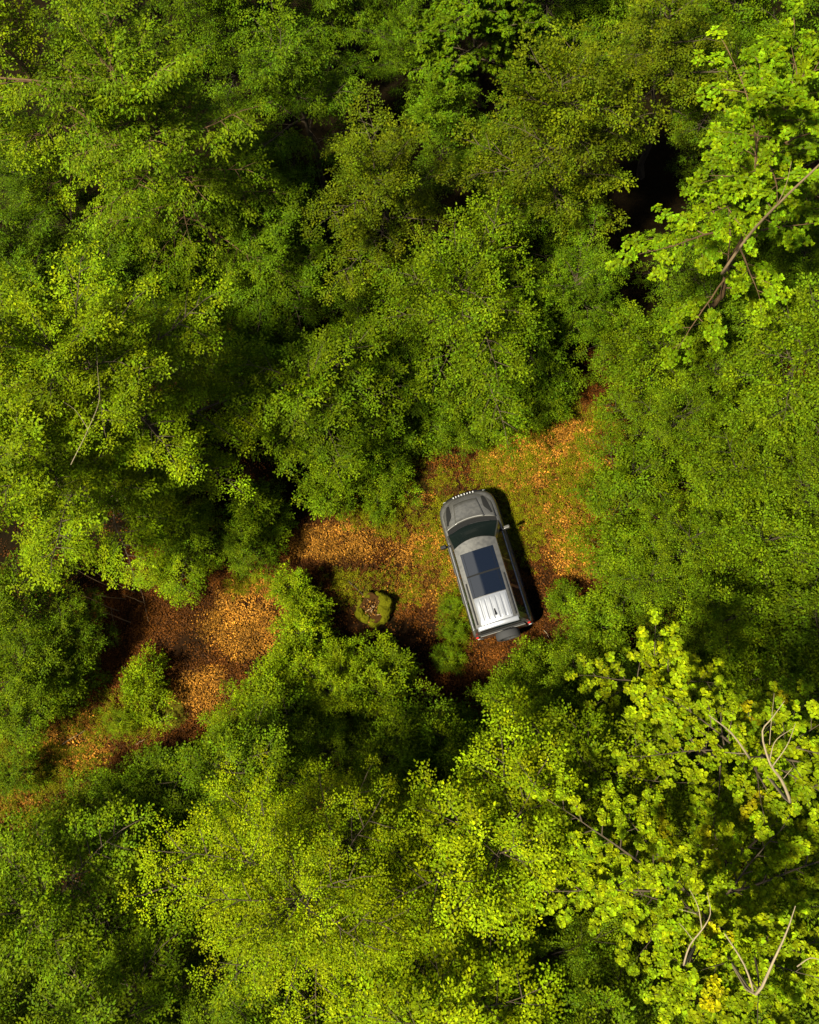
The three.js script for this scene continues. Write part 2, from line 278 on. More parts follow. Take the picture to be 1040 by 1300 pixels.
const trees = [
  { px: 95, py: 460, h: 12, r: 3.7, tone: G.bright, kind: 'beech', limbs: 40, label: 'tall broad bright green tree with a pale bare branch over the dark hollow' , bare: [[[90, 590, 10.6, 0.02], [112, 545, 10.8, 0.016], [126, 508, 11, 0.012], [124, 470, 11.2, 0.008], [121, 395, 11.4, 0.004]], [[112, 545, 10.8, 0.012], [95, 520, 11, 0.006], [80, 510, 11.1, 0.004]]] },
  { px: 185, py: 150, h: 12.6, r: 3.3, tone: G.mid, kind: 'beech', limbs: 40, bark: 'brown', label: 'tall green tree with thick brown limbs showing through its crown', full: 0.85, bareBark: 'brown', bare: [[[150, 150, 9.4, 0.10], [125, 122, 9.9, 0.09], [70, 106, 10.4, 0.08], [-10, 98, 10.8, 0.06]], [[78, 126, 9.8, 0.07], [40, 104, 10.2, 0.05], [-10, 108, 10.6, 0.04]], [[150, 205, 8.8, 0.09], [110, 150, 9.2, 0.07], [80, 70, 9.8, 0.04]]] },
  { px: -10, py: 40, h: 13.5, r: 2.2, tone: G.bright, kind: 'beech', limbs: 22, bark: 'brown', label: 'bright leafy tree beside the tree with thick brown limbs' },
  { px: 55, py: 590, h: 11, r: 2.8, tone: G.bright, kind: 'beech', limbs: 26, label: 'lower bright green tree overhanging the dark hollow with bare stems' },
  { px: 480, py: 235, h: 8.2, r: 2.5, tone: G.olive, kind: 'beech', limbs: 26, label: 'olive green pointed tree with upright twigs fanning from its top' },
  { px: 600, py: 20, h: 5.5, r: 2.8, tone: G.cool, kind: 'maple', limbs: 22, label: 'green tree with large lobed leaves beyond the olive pointed tree' },
  { px: 590, py: 370, h: 6.2, r: 3.0, tone: G.mid, kind: 'beech', limbs: 28, label: 'mid green spreading tree between the olive tree and the car' },
  { px: 390, py: 500, h: 5.6, r: 2.9, tone: G.mid, kind: 'beech', limbs: 28, label: 'low spreading green tree reaching over the copper litter track' },
  { px: 340, py: 300, h: 6.5, r: 2.6, tone: G.shadeDark, kind: 'beech', limbs: 26, label: 'shade-darkened green tree between the tall bright tree and the olive pointed tree' },
  { px: 360, py: 90, h: 7.5, r: 2.4, tone: G.shadeDark, kind: 'beech', limbs: 24, label: 'shade-darkened green tree beside the tree with thick brown limbs' },
  { px: 715, py: 140, h: 9.5, r: 2.8, tone: G.olive, kind: 'beech', limbs: 30, label: 'olive tree with yellowish shoot tips next to the lobed-leaf tree' },
  { px: 735, py: 365, h: 4.6, r: 2.0, tone: G.shadeDark, kind: 'fine', limbs: 22, label: 'small green tree at the edge of the black gap below the lobed-leaf tree' },
  { px: 850, py: 40, h: 8.5, r: 2.4, tone: G.olive, kind: 'beech', limbs: 24, full: 0.8, label: 'thin olive tree with long upright shoots behind the lobed-leaf tree' },
  { px: 1000, py: 165, h: 14.4, r: 2.6, tone: G.maple, kind: 'maple', limbs: 30, bark: 'brown', trunk: 0.10, full: 0.66, gap: 0.36, lop: 0.35, label: 'tall bright tree with large lobed leaves and a bare slanting trunk', bareBark: 'tan', bare: [[[918, 345, 9.5, 0.09], [950, 300, 11, 0.08], [985, 262, 12.6, 0.065], [1050, 200, 14.2, 0.05]], [[985, 262, 12.6, 0.03], [998, 235, 13.2, 0.02], [1005, 205, 13.6, 0.01]]] },
  { px: 1030, py: 430, h: 7.5, r: 2.0, tone: G.mid, kind: 'beech', limbs: 20, label: 'mid green tree under the edge of the bright lobed-leaf tree' },
  { px: 395, py: 1130, h: 10.4, r: 3.6, tone: G.lime, kind: 'fine', limbs: 44, label: 'broad lime green tree with fine dense leaves and a rounded crown' },
  { px: 640, py: 1090, h: 9.6, r: 3.2, tone: G.lime, kind: 'beech', limbs: 34, label: 'bright green tree with upright shoots next to the rounded lime tree' },
  { px: 560, py: 1290, h: 10.6, r: 2.6, tone: G.lime, kind: 'beech', limbs: 28, label: 'lime green tree with pale twigs at its feet beside the rounded lime tree' },
  { px: 900, py: 1180, h: 14.6, r: 3.0, step: 0.165, tone: G.yellow, kind: 'oak', limbs: 34, bark: 'grey', turning: 0.02, label: 'tall yellow-green tree with rounded leaf clusters and a forked bare branch', bare: [[[868, 1225, 15.0, 0.035], [876, 1200, 15.2, 0.032], [893, 1178, 15.4, 0.026], [902, 1160, 15.5, 0.018], [898, 1133, 15.6, 0.010]], [[891, 1178, 15.4, 0.02], [886, 1150, 15.5, 0.014], [875, 1128, 15.6, 0.008]], [[884, 1160, 15.5, 0.014], [862, 1154, 15.5, 0.007]], [[880, 1194, 15.3, 0.012], [868, 1178, 15.4, 0.008], [862, 1172, 15.4, 0.006]], [[960, 1262, 14.8, 0.06], [982, 1220, 15.2, 0.05], [1000, 1180, 15.5, 0.03], [1010, 1150, 15.6, 0.012]], [[1012, 1227, 15.3, 0.02], [1030, 1216, 15.4, 0.014], [1045, 1220, 15.5, 0.01]], [[956, 1258, 14.8, 0.04], [945, 1225, 15.0, 0.03], [920, 1185, 15.2, 0.02]]] },
  { px: 970, py: 950, h: 14.6, r: 2.2, tone: G.yellow, kind: 'oak', limbs: 22, bark: 'grey', full: 0.8, turning: 0.02, label: 'tall yellow-green tree with a fan of pale bare branches', bare: [[[1003, 1018, 13.8, 0.06], [992, 990, 14.2, 0.05], [978, 970, 14.5, 0.035], [968, 928, 14.8, 0.025], [980, 912, 15.0, 0.02], [996, 890, 15.1, 0.010]], [[977, 966, 14.5, 0.02], [985, 940, 14.8, 0.016], [1006, 925, 15.0, 0.008]], [[980, 974, 14.5, 0.02], [1000, 945, 14.8, 0.014], [1010, 918, 15.0, 0.008]], [[977, 945, 14.6, 0.014], [979, 920, 14.8, 0.010], [983, 880, 15.1, 0.006]], [[995, 988, 14.4, 0.012], [1006, 975, 14.6, 0.008]], [[950, 960, 13.6, 0.045], [928, 930, 14.0, 0.04], [900, 908, 14.3, 0.02]], [[948, 957, 13.6, 0.02], [920, 955, 13.9, 0.012]]] },
  { px: 840, py: 860, h: 11.5, r: 1.6, tone: G.lime, kind: 'oak', limbs: 16, bark: 'grey', label: 'narrow lime tree leaning over the dark thicket beside the fan-branched tree' },
  { px: 750, py: 980, h: 7.5, r: 2.4, tone: G.bright, kind: 'beech', limbs: 26, label: 'bright green tree between the car and the tall yellow-green trees' },
  { px: 40, py: 1150, h: 8.4, r: 2.8, tone: G.mid, kind: 'beech', limbs: 26, label: 'green tree with layered drooping fronds beside the black gap' },
  { px: 130, py: 1300, h: 8.6, r: 2.3, tone: G.mid, kind: 'beech', limbs: 22, label: 'green tree in front of the layered drooping tree' },
  { px: 300, py: 985, h: 6.0, r: 2.2, tone: G.mid, kind: 'beech', limbs: 24, label: 'green tree between the track and the rounded lime tree' },
];
trees.forEach((o, i) => tree({ seed: 1000 + i * 17, ...o }));

// young trees and bushes: [px, py, h, r, tone]
const young = [
  ['young tree in the thicket beside the car', 'thicket beside the shaded flank of the car', 'mid', [
    [850, 540, 4.2, 1.6], [930, 600, 4.6, 1.7], [800, 610, 3.2, 1.3], [870, 690, 3.8, 1.6], [980, 540, 4.4, 1.5], [970, 690, 4.5, 1.7], [820, 740, 3.4, 1.5], [910, 790, 4.2, 1.6], [760, 800, 2.4, 1.1], [1030, 620, 5, 1.6], [1020, 800, 5, 1.7], [770, 880, 3.2, 1.3], [870, 860, 3.6, 1.4], [840, 450, 3.6, 1.5], [900, 480, 3.4, 1.5], [730, 850, 2.6, 1.1], [790, 700, 2.2, 1.0], [940, 870, 4, 1.5], [700, 900, 3.0, 1.2], [790, 430, 2.8, 1.2]], [619, 716, 'it']],
  ['young tree around the olive pointed tree', 'young trees around the olive tree', 'shadeDark', [
    [680, 420, 3.6, 1.5], [450, 380, 3.8, 1.6], [520, 480, 3.4, 1.4], [620, 500, 2.8, 1.2], [560, 520, 2.2, 1.0], [700, 250, 4, 1.6], [560, 150, 4, 1.7], [430, 20, 4.5, 1.6], [780, 20, 4, 1.6], [480, 560, 2.4, 1.1], [650, 300, 4, 1.5], [320, 210, 4, 1.5], [700, 480, 2.0, 0.9], [520, 60, 4, 1.6], [330, 430, 3.5, 1.4]], [480, 235, 'its trunk']],
  ['leafy sapling edging the litter ahead of the bonnet', 'saplings at the litter edge before the car', 'mid', [
    [460, 590, 1.8, 0.9], [500, 605, 1.2, 0.7], [420, 620, 2.0, 1.0], [530, 545, 1.4, 0.8], [600, 545, 1.6, 0.9], [660, 520, 1.4, 0.8], [480, 640, 0.8, 0.5], [700, 510, 1.4, 0.7]], [600, 624, 'it']],
  ['bright small-leaved bush below the mossy stump', 'bushes by the mossy stump', 'bright', [
    [375, 750, 1.4, 0.6], [385, 805, 1.8, 0.8], [440, 852, 2.0, 0.9], [492, 845, 1.5, 0.7], [370, 850, 2.4, 1.0], [420, 880, 3.0, 1.2], [345, 900, 3.0, 1.2], [480, 880, 2.6, 1.0], [300, 930, 3.0, 1.2], [392, 785, 1.0, 0.45]], [472, 770, 'the stump']],
  ['leafy bush standing alone in copper litter', 'bushes in the copper litter', 'bright', [
    [185, 868, 1.0, 0.78], [155, 915, 0.8, 0.45], [215, 725, 1.8, 0.9]], [619, 716, 'the car']],
  ['sapling beside the track near the bare thin stems', 'saplings below the overhanging tree', 'mid', [
    [240, 680, 3.4, 1.2], [310, 690, 2.6, 1.0], [330, 650, 2.2, 0.9], [40, 840, 3.6, 1.4], [90, 800, 3.0, 1.2], [10, 770, 4, 1.4], [20, 900, 2.4, 1.0], [20, 980, 1.6, 0.7], [75, 860, 2.4, 0.9]], [150, 740, 'the stems']],
  ['green sapling on the wood edge behind the car', 'saplings on the lower wood edge', 'mid', [
    [560, 940, 3.4, 1.3], [640, 890, 2.6, 1.0], [670, 860, 1.8, 0.8], [500, 960, 4, 1.4], [420, 960, 4, 1.4], [210, 990, 3.2, 1.2], [140, 1020, 3.0, 1.2], [70, 1060, 3.2, 1.3], [620, 970, 4, 1.4], [250, 1060, 4, 1.4], [700, 850, 1.4, 0.6], [680, 960, 4.5, 1.4], [180, 1100, 4, 1.4]], [640, 805, 'the tail']],
  ['low green seedling bush growing close to the car', 'seedlings beside the lit flank of the car', 'mid', [
    [572, 770, 0.4, 0.30], [578, 800, 0.45, 0.30], [570, 835, 0.5, 0.34], [676, 832, 0.8, 0.36], [715, 762, 0.9, 0.42], [690, 850, 0.9, 0.4]], [619, 716, 'its middle']],
];
young.push(['understory tree in the wood beyond the bonnet', 'understory trees between the taller crowns', 'shadeDark', [
    [60, 250, 6.5, 2.2], [250, 270, 6, 2.2], [150, 350, 6, 2.2], [20, 180, 7, 2.2], [440, -40, 6.5, 2.2], [280, 20, 7, 2.2], [560, -70, 6.5, 2.4], [700, -60, 7, 2.2], [120, -40, 9, 2.4], [920, 120, 6, 2.0], [1020, 70, 7, 2.2], [1040, 330, 5, 1.8], [890, 330, 3.4, 1.5], [940, 20, 7, 2.0], [860, -60, 8, 2.2], [300, -60, 8, 2.4], [960, 270, 4.5, 1.7], [900, 400, 3.6, 1.5], [970, 400, 4, 1.5], [160, 200, 6.5, 2.0], [0, 330, 7, 2.0], [640, 200, 4, 1.7], [330, 360, 4, 1.6], [30, 560, 5, 1.8], [110, 600, 4, 1.6], [190, 560, 4, 1.6], [200, 640, 3, 1.3], [230, 420, 5, 1.8], [60, 400, 6, 2.0]], [600, 624, 'the car']],
  ['green understory tree among tall bright trees', 'understory trees beside the rounded lime tree', 'mid', [
    [0, 1290, 7, 2.2], [250, 1290, 6, 2.0], [350, 1310, 8, 2.2], [480, 1230, 7, 2.0], [700, 1200, 7, 2.2], [760, 1290, 8, 2.2], [660, 1300, 8, 2.0], [800, 1080, 7, 2.0], [1030, 1060, 8, 2.2], [1020, 1290, 9, 2.2], [900, 1000, 6, 1.8], [520, 1100, 6, 1.9], [1040, 880, 6, 1.8], [60, 1230, 5, 1.8]], [619, 716, 'the car']]);
let ys = 5000;
const ordinals = ['nearest', 'second nearest', 'third nearest', 'fourth nearest', 'fifth nearest', 'sixth nearest', 'seventh nearest', 'eighth nearest', 'ninth nearest', 'tenth nearest', ...'eleven twelf thirteen fourteen fifteen sixteen seventeen eighteen nineteen'.split(' ').map((w) => w + 'th nearest'), ...['twen', 'thir'].flatMap((d) => [`${d}tieth nearest`, ...['first', 'second', 'third', 'fourth', 'fifth', 'sixth', 'seventh', 'eighth', 'ninth'].map((w) => `${d}ty-${w} nearest`)])];
for (const [text, group, tone, spots, [lx, ly, landmark] = [619, 716, 'the car']] of young) for (const [px, py, h, r] of spots) {
  ys += 13;
  const near = (q) => at(q[0], q[1], q[2] * 0.7).setY(0).distanceTo(at(lx, ly).setY(0)), rank = spots.filter((q) => near(q) < near([px, py, h])).length;
  const label = `${text}, ${ordinals[rank]} to ${landmark}`;
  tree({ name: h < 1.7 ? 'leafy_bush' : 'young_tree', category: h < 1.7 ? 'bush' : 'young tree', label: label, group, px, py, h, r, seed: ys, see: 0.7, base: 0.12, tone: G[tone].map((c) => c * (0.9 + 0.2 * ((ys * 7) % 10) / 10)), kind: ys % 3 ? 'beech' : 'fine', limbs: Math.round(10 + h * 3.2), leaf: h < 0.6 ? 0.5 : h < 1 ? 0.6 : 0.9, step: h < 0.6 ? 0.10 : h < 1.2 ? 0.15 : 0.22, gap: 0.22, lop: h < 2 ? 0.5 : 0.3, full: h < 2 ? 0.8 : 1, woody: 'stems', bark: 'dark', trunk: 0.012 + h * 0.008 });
}

// ------------------------------------------------------------------ leaf litter and low growth
function scatter(name, label, geo, mat, n, place, sd) {
  seed = sd; const mats = [], cols = [], q = new THREE.Quaternion(), e = new THREE.Euler(), p = new V3(), s = new V3();
  for (let tries = 0; mats.length < n && tries < n * 12; tries++) {
    const px = rr(-60, 1100), py = rr(400, 1120), c = at(px, py); const r = place(c.x, c.z); if (!r) continue;
    e.set(rr(-r.tilt, r.tilt), rr(0, 6.28), rr(-r.tilt, r.tilt)); q.setFromEuler(e); p.set(c.x, groundY(c.x, c.z) + r.lift, c.z); s.setScalar(r.size * rr(0.75, 1.25));
    mats.push(new THREE.Matrix4().compose(p, q, s)); cols.push(...r.color);
  }
  const m = new THREE.InstancedMesh(geo, mat, mats.length); mats.forEach((x, i) => m.setMatrixAt(i, x)); m.instanceColor = new THREE.InstancedBufferAttribute(new Float32Array(cols), 3);
  m.name = name; m.castShadow = m.receiveShadow = true; tag(m, label, null, null, 'stuff'); scene.add(m); count.sprays += mats.length;
}
function litterClump(sd) { seed = sd; const pos = [], idx = []; for (let i = 0; i < 7; i++) { const a = rr(0, 6.28); leafInto(pos, idx, 'oval', new V3(rr(-0.13, 0.13), rr(0, 0.02), rr(-0.13, 0.13)), new V3(Math.cos(a), rr(-0.3, 0.5), Math.sin(a)).normalize(), new V3(rr(-0.6, 0.6), 1, rr(-0.6, 0.6)).normalize(), rr(0.045, 0.072), rr(-0.3, 0.9)); } return geoFrom(pos, idx); }
const litterMat = new THREE.MeshPhysicalMaterial({ color: 0xffffff, roughness: 0.6, specularIntensity: 0.15, side: THREE.DoubleSide });
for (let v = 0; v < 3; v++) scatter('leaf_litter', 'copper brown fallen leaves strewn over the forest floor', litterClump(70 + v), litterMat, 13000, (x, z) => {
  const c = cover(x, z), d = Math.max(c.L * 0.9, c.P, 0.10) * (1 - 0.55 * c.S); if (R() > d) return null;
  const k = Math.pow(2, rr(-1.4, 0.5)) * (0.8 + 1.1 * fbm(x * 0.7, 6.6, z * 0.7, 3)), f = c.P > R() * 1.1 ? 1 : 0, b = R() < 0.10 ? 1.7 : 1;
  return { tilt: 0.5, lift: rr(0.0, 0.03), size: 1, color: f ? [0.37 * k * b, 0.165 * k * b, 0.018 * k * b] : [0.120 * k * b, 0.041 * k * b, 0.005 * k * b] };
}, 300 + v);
for (let v = 0; v < 2; v++) scatter('ground_cover', 'low yellow-green seedlings and moss tufts among the fallen leaves', spray('oval', 0.05, 0.2, 14, 80 + v, 1.5), leafMat, 8500, (x, z) => {
  const c = cover(x, z), n = 0.5 + 1.5 * fbm(x * 1.1, 3.3, z * 1.1, 3), d = c.G * clamp(n, 0, 1) * (1 - 0.8 * c.S); if (R() > d) return null;
  const k = rr(0.6, 1.2); return { tilt: 0.5, lift: rr(0.02, 0.10), size: 0.9, color: [0.12 * k, 0.13 * k, 0.003] };
}, 400 + v);

// ------------------------------------------------------------------ stump, stone, sticks, bare stems
const mossTex = noiseTexture(256, (u, v) => { const k = 0.6 + 0.8 * (0.5 + fbm(u * 26, v * 26, 4.4, 4)); return [k * 0.62, k * 0.62, k * 0.62]; });
const moss = std([0.135, 0.135, 0.004], { map: mossTex, bumpMap: mossTex, bumpScale: 0.03, roughness: 1, specularIntensity: 0.1 }), rot = std([0.065, 0.030, 0.008], { map: mossTex, bumpMap: mossTex, bumpScale: 0.04, roughness: 1, specularIntensity: 0.1 }), chip = std([0.40, 0.26, 0.12], { roughness: 0.9 });
function lump(rx, ry, rz, rough, sd, freq = 1.6) {
  const g = new THREE.SphereGeometry(1, 36, 24), p = g.attributes.position, v = new V3();
  for (let i = 0; i < p.count; i++) { v.fromBufferAttribute(p, i); const k = 1 + rough * fbm(v.x * freq + sd, v.y * freq, v.z * freq, 3); p.setXYZ(i, v.x * rx * k, v.y * ry * k, v.z * rz * k); }
  g.computeVertexNormals(); return g;
}
{
  const c = at(472, 772, 0.25), y = groundY(c.x, c.z), st = thing('tree_stump', 'broken mossy tree stump with a rotten brown core in the litter', 'stump', new V3(c.x, y, c.z));
  seed = 91; const prof = []; for (let i = 0; i <= 8; i++) prof.push(new THREE.Vector2(0.60 - 0.16 * Math.pow(i / 8, 0.6), -0.1 + 0.40 * i / 8)); prof.push(new THREE.Vector2(0.34, 0.27), new THREE.Vector2(0.2, 0.20), new THREE.Vector2(0.001, 0.19));
  const g = new THREE.LatheGeometry(prof, 40), p = g.attributes.position;
  for (let i = 0; i < p.count; i++) { const x = p.getX(i), z = p.getZ(i), yy = p.getY(i), k = 1 + 0.5 * fbm(x * 2.2 + 3, yy * 1.2, z * 2.2, 3); p.setXYZ(i, x * k, yy * (1 + 0.6 * fbm(x * 4, 2.2, z * 4, 2)), z * k); }
  g.computeVertexNormals(); part('wood', g, rot, st);
  for (let i = 0; i < 9; i++) { const a = i * 0.72 + rr(-0.2, 0.2), r = rr(0.40, 0.50), k = rr(0.8, 1.2) * (Math.cos(a - 0.1) > 0.3 ? 1.25 : 1); part('moss_cushion', lump(0.16 * k, 0.17 * k, 0.19 * k, 0.5, i * 3.1).rotateY(-a).translate(Math.cos(a) * r, 0.12 + rr(-0.06, 0.08), Math.sin(a) * r), moss, st); }
  for (let i = 0; i < 34; i++) { const a = rr(0, 6.28), r = rr(0.02, 0.34), l = rr(0.08, 0.22); part('splinter', new THREE.BoxGeometry(rr(0.012, 0.03), l, rr(0.010, 0.022)).rotateX(rr(-1.2, 1.2)).rotateZ(rr(-1.2, 1.2)).translate(Math.cos(a) * r, 0.25, Math.sin(a) * r), i % 2 ? chip : rot, st); }
  const pos = [], idx = []; for (let i = 0; i < 90; i++) { const a = rr(0, 6.28), r = Math.sqrt(R()) * 0.5, w = rr(0, 6.28); leafInto(pos, idx, 'oval', new V3(Math.cos(a) * r, 0.27 + rr(-0.05, 0.05) - r * 0.06, Math.sin(a) * r), new V3(Math.cos(w), rr(-0.4, 0.4), Math.sin(w)).normalize(), new V3(rr(-0.6, 0.6), 1, rr(-0.6, 0.6)).normalize(), rr(0.04, 0.07), rr(-0.2, 0.8)); }
  part('fallen_leaves', geoFrom(pos, idx), std([0.26, 0.12, 0.02], { roughness: 0.7, specularIntensity: 0.15 }), st).userData = { kind: 'stuff', label: 'dry brown leaves caught on the stump' };
}
{ const c = at(218, 908, 0), s0 = lump(0.62, 0.10, 0.50, 0.7, 12.5, 2.2); const m = part('mossy_stone', s0, std([0.095, 0.085, 0.006], { map: mossTex, bumpMap: mossTex, bumpScale: 0.03, roughness: 1, specularIntensity: 0.1 }), scene); m.position.set(c.x, groundY(c.x, c.z), c.z); tag(m, 'low flat moss-covered stone with a pale stick lying on it', 'stone'); }
const sticks = [
  ['pale straight stick lying on the mossy flat stone', [206, 918], [217, 907], 0.20, 0.018, 'pale'], ['thin crooked stick in the litter beside the mossy flat stone', [165, 905], [200, 900], 0.05, 0.012, 'tan'],
  ['forked dry stick in the litter left of the lone bush', [80, 945], [112, 925], 0.05, 0.012, 'pale'], ['short dry stick at the litter patch below the lone bush', [172, 945], [186, 938], 0.05, 0.012, 'tan'], ['long dark stick beside the mossy stump', [443, 737], [463, 757], 0.06, 0.022, 'dark'],
  ['dry stick on the copper track near the bare thin stems', [178, 742], [190, 790], 0.05, 0.012, 'tan'], ['bent dry stick among the bare thin stems', [140, 770], [150, 815], 0.05, 0.010, 'tan'], ['pale stick beside the spare wheel of the car', [690, 800], [699, 812], 0.05, 0.012, 'pale'],
];
sticks.forEach(([label, a, b, lift, r, bark], i) => { seed = 600 + i; const A = at(...a), B = at(...b), n = 5, pts = []; for (let k = 0; k <= n; k++) { const p = A.clone().lerp(B, k / n); p.x += rr(-0.03, 0.03); p.z += rr(-0.03, 0.03); p.y = groundY(p.x, p.z) + lift + rr(-0.01, 0.03); pts.push(p.sub(A)); } const m = part(numbered('fallen_stick'), tube(pts, pts.map((_, k) => r * (1 - 0.5 * k / n)), 6), barks[bark], scene); m.position.copy(A); tag(m, label, 'stick', 'fallen sticks'); });
[[160, 760, 3.2], [172, 752, 2.8], [150, 775, 3.0], [145, 748, 3.4], [185, 765, 2.4], [166, 790, 2.2]].forEach(([px, py, h], i) => { seed = 640 + i; const A = at(px, py); A.y = groundY(A.x, A.z); const pts = curve(new V3(0, -0.05, 0), new V3(rr(-0.12, 0.12), 1, rr(-0.12, 0.12)), h, 6, 0, 0.05); const m = part(numbered('bare_stem'), tube(pts, pts.map((_, k) => 0.018 * (1 - 0.7 * k / 6)), 6), barks.tan, scene); m.position.copy(A); tag(m, 'thin leafless stem standing in the dark hollow under the low bright tree', 'stem', 'bare stems in the dark hollow'); });

// ------------------------------------------------------------------ the car (front towards -z, origin on the ground under its middle)
const car = thing('off_road_car', 'silver grey off-road car with dark glass roof and rear spare wheel parked in the clearing', 'car', new V3(carAt.x, groundY(carAt.x, carAt.z), carAt.z));
car.rotation.order = 'YXZ'; car.rotation.set(0, CAR_YAW, CAR_ROLL);
{
  seed = 77;
  const fleck = noiseTexture(128, () => { const k = 0.9 + 0.1 * R(); return [k, k, k]; }); fleck.repeat.set(30, 30);
  const dust = noiseTexture(256, (u, v) => { const k = 0.32 + 0.35 * (0.5 + fbm(u * 9, v * 9, 2.2, 4)); return [k, k, k]; });
  const paint = std([0.088, 0.085, 0.076], { metalness: 0.5, roughnessMap: dust, roughness: 0.85, clearcoat: 0.7, clearcoatRoughness: 0.12 });
  const skyPale = std([0.25, 0.26, 0.285], { metalness: 0.25, roughness: 0.35, clearcoat: 0.4, clearcoatRoughness: 0.2 });  // paler than the body: bright sky reflection put into the paint colour
  const black = std([0.012, 0.012, 0.013], { roughness: 0.5, specularIntensity: 0.4 }), plate = std([0.010, 0.010, 0.010], { roughness: 0.8, specularIntensity: 0.25 });
  const rubber = std([0.028, 0.028, 0.029], { roughness: 0.85 }), alloy = std([0.40, 0.40, 0.41], { metalness: 0.8, roughness: 0.35 });
  const glass = std([0.008, 0.013, 0.012], { roughness: 0.08, ior: 1.35, specularIntensity: 0.15 });
  const roofGlass = std([0.006, 0.008, 0.012], { roughness: 0.02, ior: 1.75 });
  const red = std([0.45, 0.015, 0.01], { roughness: 0.2, clearcoat: 1 }), white = std([0.8, 0.8, 0.78], { roughness: 0.4 });

  // plan outline of the lower body, drawn in by d
  const outline = (d) => {
    const o = [], b = 0.99 - d, q = (n, a, z0, sgn, list) => list.forEach((w) => o.push([sgn * b * Math.pow(Math.abs(Math.cos(w)), 2 / n), z0 + a * Math.sign(Math.sin(w)) * Math.pow(Math.abs(Math.sin(w)), 2 / n)]));
    const st = (a0, a1, k) => Array.from({ length: k + 1 }, (_, i) => a0 + (a1 - a0) * i / k);
    q(3.4, 0.86 - d, -1.5, 1, st(-Math.PI / 2, 0, 16)); q(7, 0.34 - d, 2.03, 1, st(0.02, Math.PI / 2, 12)); q(7, 0.34 - d, 2.03, -1, st(Math.PI / 2, 0.02, 12).slice(1)); q(3.4, 0.86 - d, -1.5, -1, st(0, -Math.PI / 2, 16).slice(0, -1));
    return o;
  };
  const loft = (levels, line, cap = true) => {
    const pos = [], uv = [], idx = []; let n = 0;
    levels.forEach(([y, d]) => { const o = line(d); n = o.length; o.forEach(([x, z]) => { pos.push(x, typeof y === 'function' ? y(x, z) : y, z); uv.push(x, z); }); });
    for (let l = 0; l < levels.length - 1; l++) for (let i = 0; i < n; i++) { const a = l * n + i, b = l * n + (i + 1) % n; idx.push(a, a + n, b, b, a + n, b + n); }
    if (cap) for (const l of [0, levels.length - 1]) { const c = pos.length / 3, y = levels[l][0]; pos.push(0, y, 0); uv.push(0, 0); for (let i = 0; i < n; i++) { const a = l * n + i, b = l * n + (i + 1) % n; l ? idx.push(c, b, a) : idx.push(c, a, b); } }
    return geoFrom(pos, idx, uv);
  };
  const evaluator = new Evaluator(); evaluator.attributes = ['position', 'normal', 'uv'];
  const axles = [-1.44, 1.56];
  const arches = axles.flatMap((z) => [-1, 1].map((s) => { const c = new THREE.CylinderGeometry(0.47, 0.47, 0.46, 28); c.rotateZ(Math.PI / 2); const b = new Brush(c); b.position.set(s * 0.92, 0.42, z); b.updateMatrixWorld(); return b; }));
  const cut = (g) => { let b = new Brush(g); b.updateMatrixWorld(); for (const a of arches) b = evaluator.evaluate(b, a, SUBTRACTION); return toCreasedNormals(b.geometry, 0.7); };
  const body = part('body', cut(loft([[0.46, 0.03], [0.56, 0.0], [0.85, 0.0], [1.0, 0.008], [1.07, 0.028], [1.115, 0.065], [1.13, 0.11]], outline)), paint, car);
  part('lower_cladding', cut(loft([[0.30, 0.06], [0.36, 0.0], [0.50, -0.02], [0.545, -0.012], [0.555, 0.03]], outline)), black, car);

  // patches over a surface f(x, z) -> y, drawn between curves
  const grid = (nu, nv, f) => { const pos = [], uv = [], idx = []; for (let j = 0; j <= nv; j++) for (let i = 0; i <= nu; i++) { const p = f(i / nu, j / nv); pos.push(...p); uv.push(i / nu, j / nv); } for (let j = 0; j < nv; j++) for (let i = 0; i < nu; i++) { const a = j * (nu + 1) + i, b = a + nu + 1; idx.push(a, b, a + 1, b, b + 1, a + 1); } return geoFrom(pos, idx, uv); };
  const skirted = (nu, nv, f, drop) => grid(nu + 2, nv + 2, (u, v) => { const i = Math.round(u * (nu + 2)), j = Math.round(v * (nv + 2)), e = i === 0 || j === 0 || i === nu + 2 || j === nv + 2; const p = f(clamp((i - 1) / nu, 0, 1), clamp((j - 1) / nv, 0, 1)); return [p[0], p[1] - (e ? drop : 0), p[2]]; });

  // bonnet
  const HW = 0.845, zf = (x) => -2.27 + 0.36 * Math.pow(Math.abs(x) / HW, 3.2), zb = (x) => -1.42 + 0.17 * Math.pow(x / HW, 2);
  const bonnetY = (x, z) => { const v = clamp((z - zf(x)) / (zb(x) - zf(x)), 0, 1); return 1.155 + 0.075 * v + 0.028 * (1 - Math.pow(x / HW, 2)) - 0.05 * Math.pow(1 - v, 6) - 0.02 * Math.pow(Math.abs(x) / HW, 8); };
  const bonnet = part('bonnet', skirted(28, 20, (u, v) => { const x = lerp(-HW, HW, u), z = lerp(zf(x), zb(x), v); return [x, bonnetY(x, z), z]; }, 0.06), paint, car);
  part('bonnet_bulge', skirted(18, 14, (u, v) => { const w = lerp(0.40, 0.50, v), x = lerp(-w, w, u), z = lerp(-2.10 + 0.03 * Math.pow(x / w, 2), zb(x) - 0.015, v); return [x, bonnetY(x, z) + 0.030 * Math.min(1, 8 * v + 0.15) * (1 + 0.5 * smooth(v, 0.86, 1)), z]; }, 0.035), paint, bonnet);
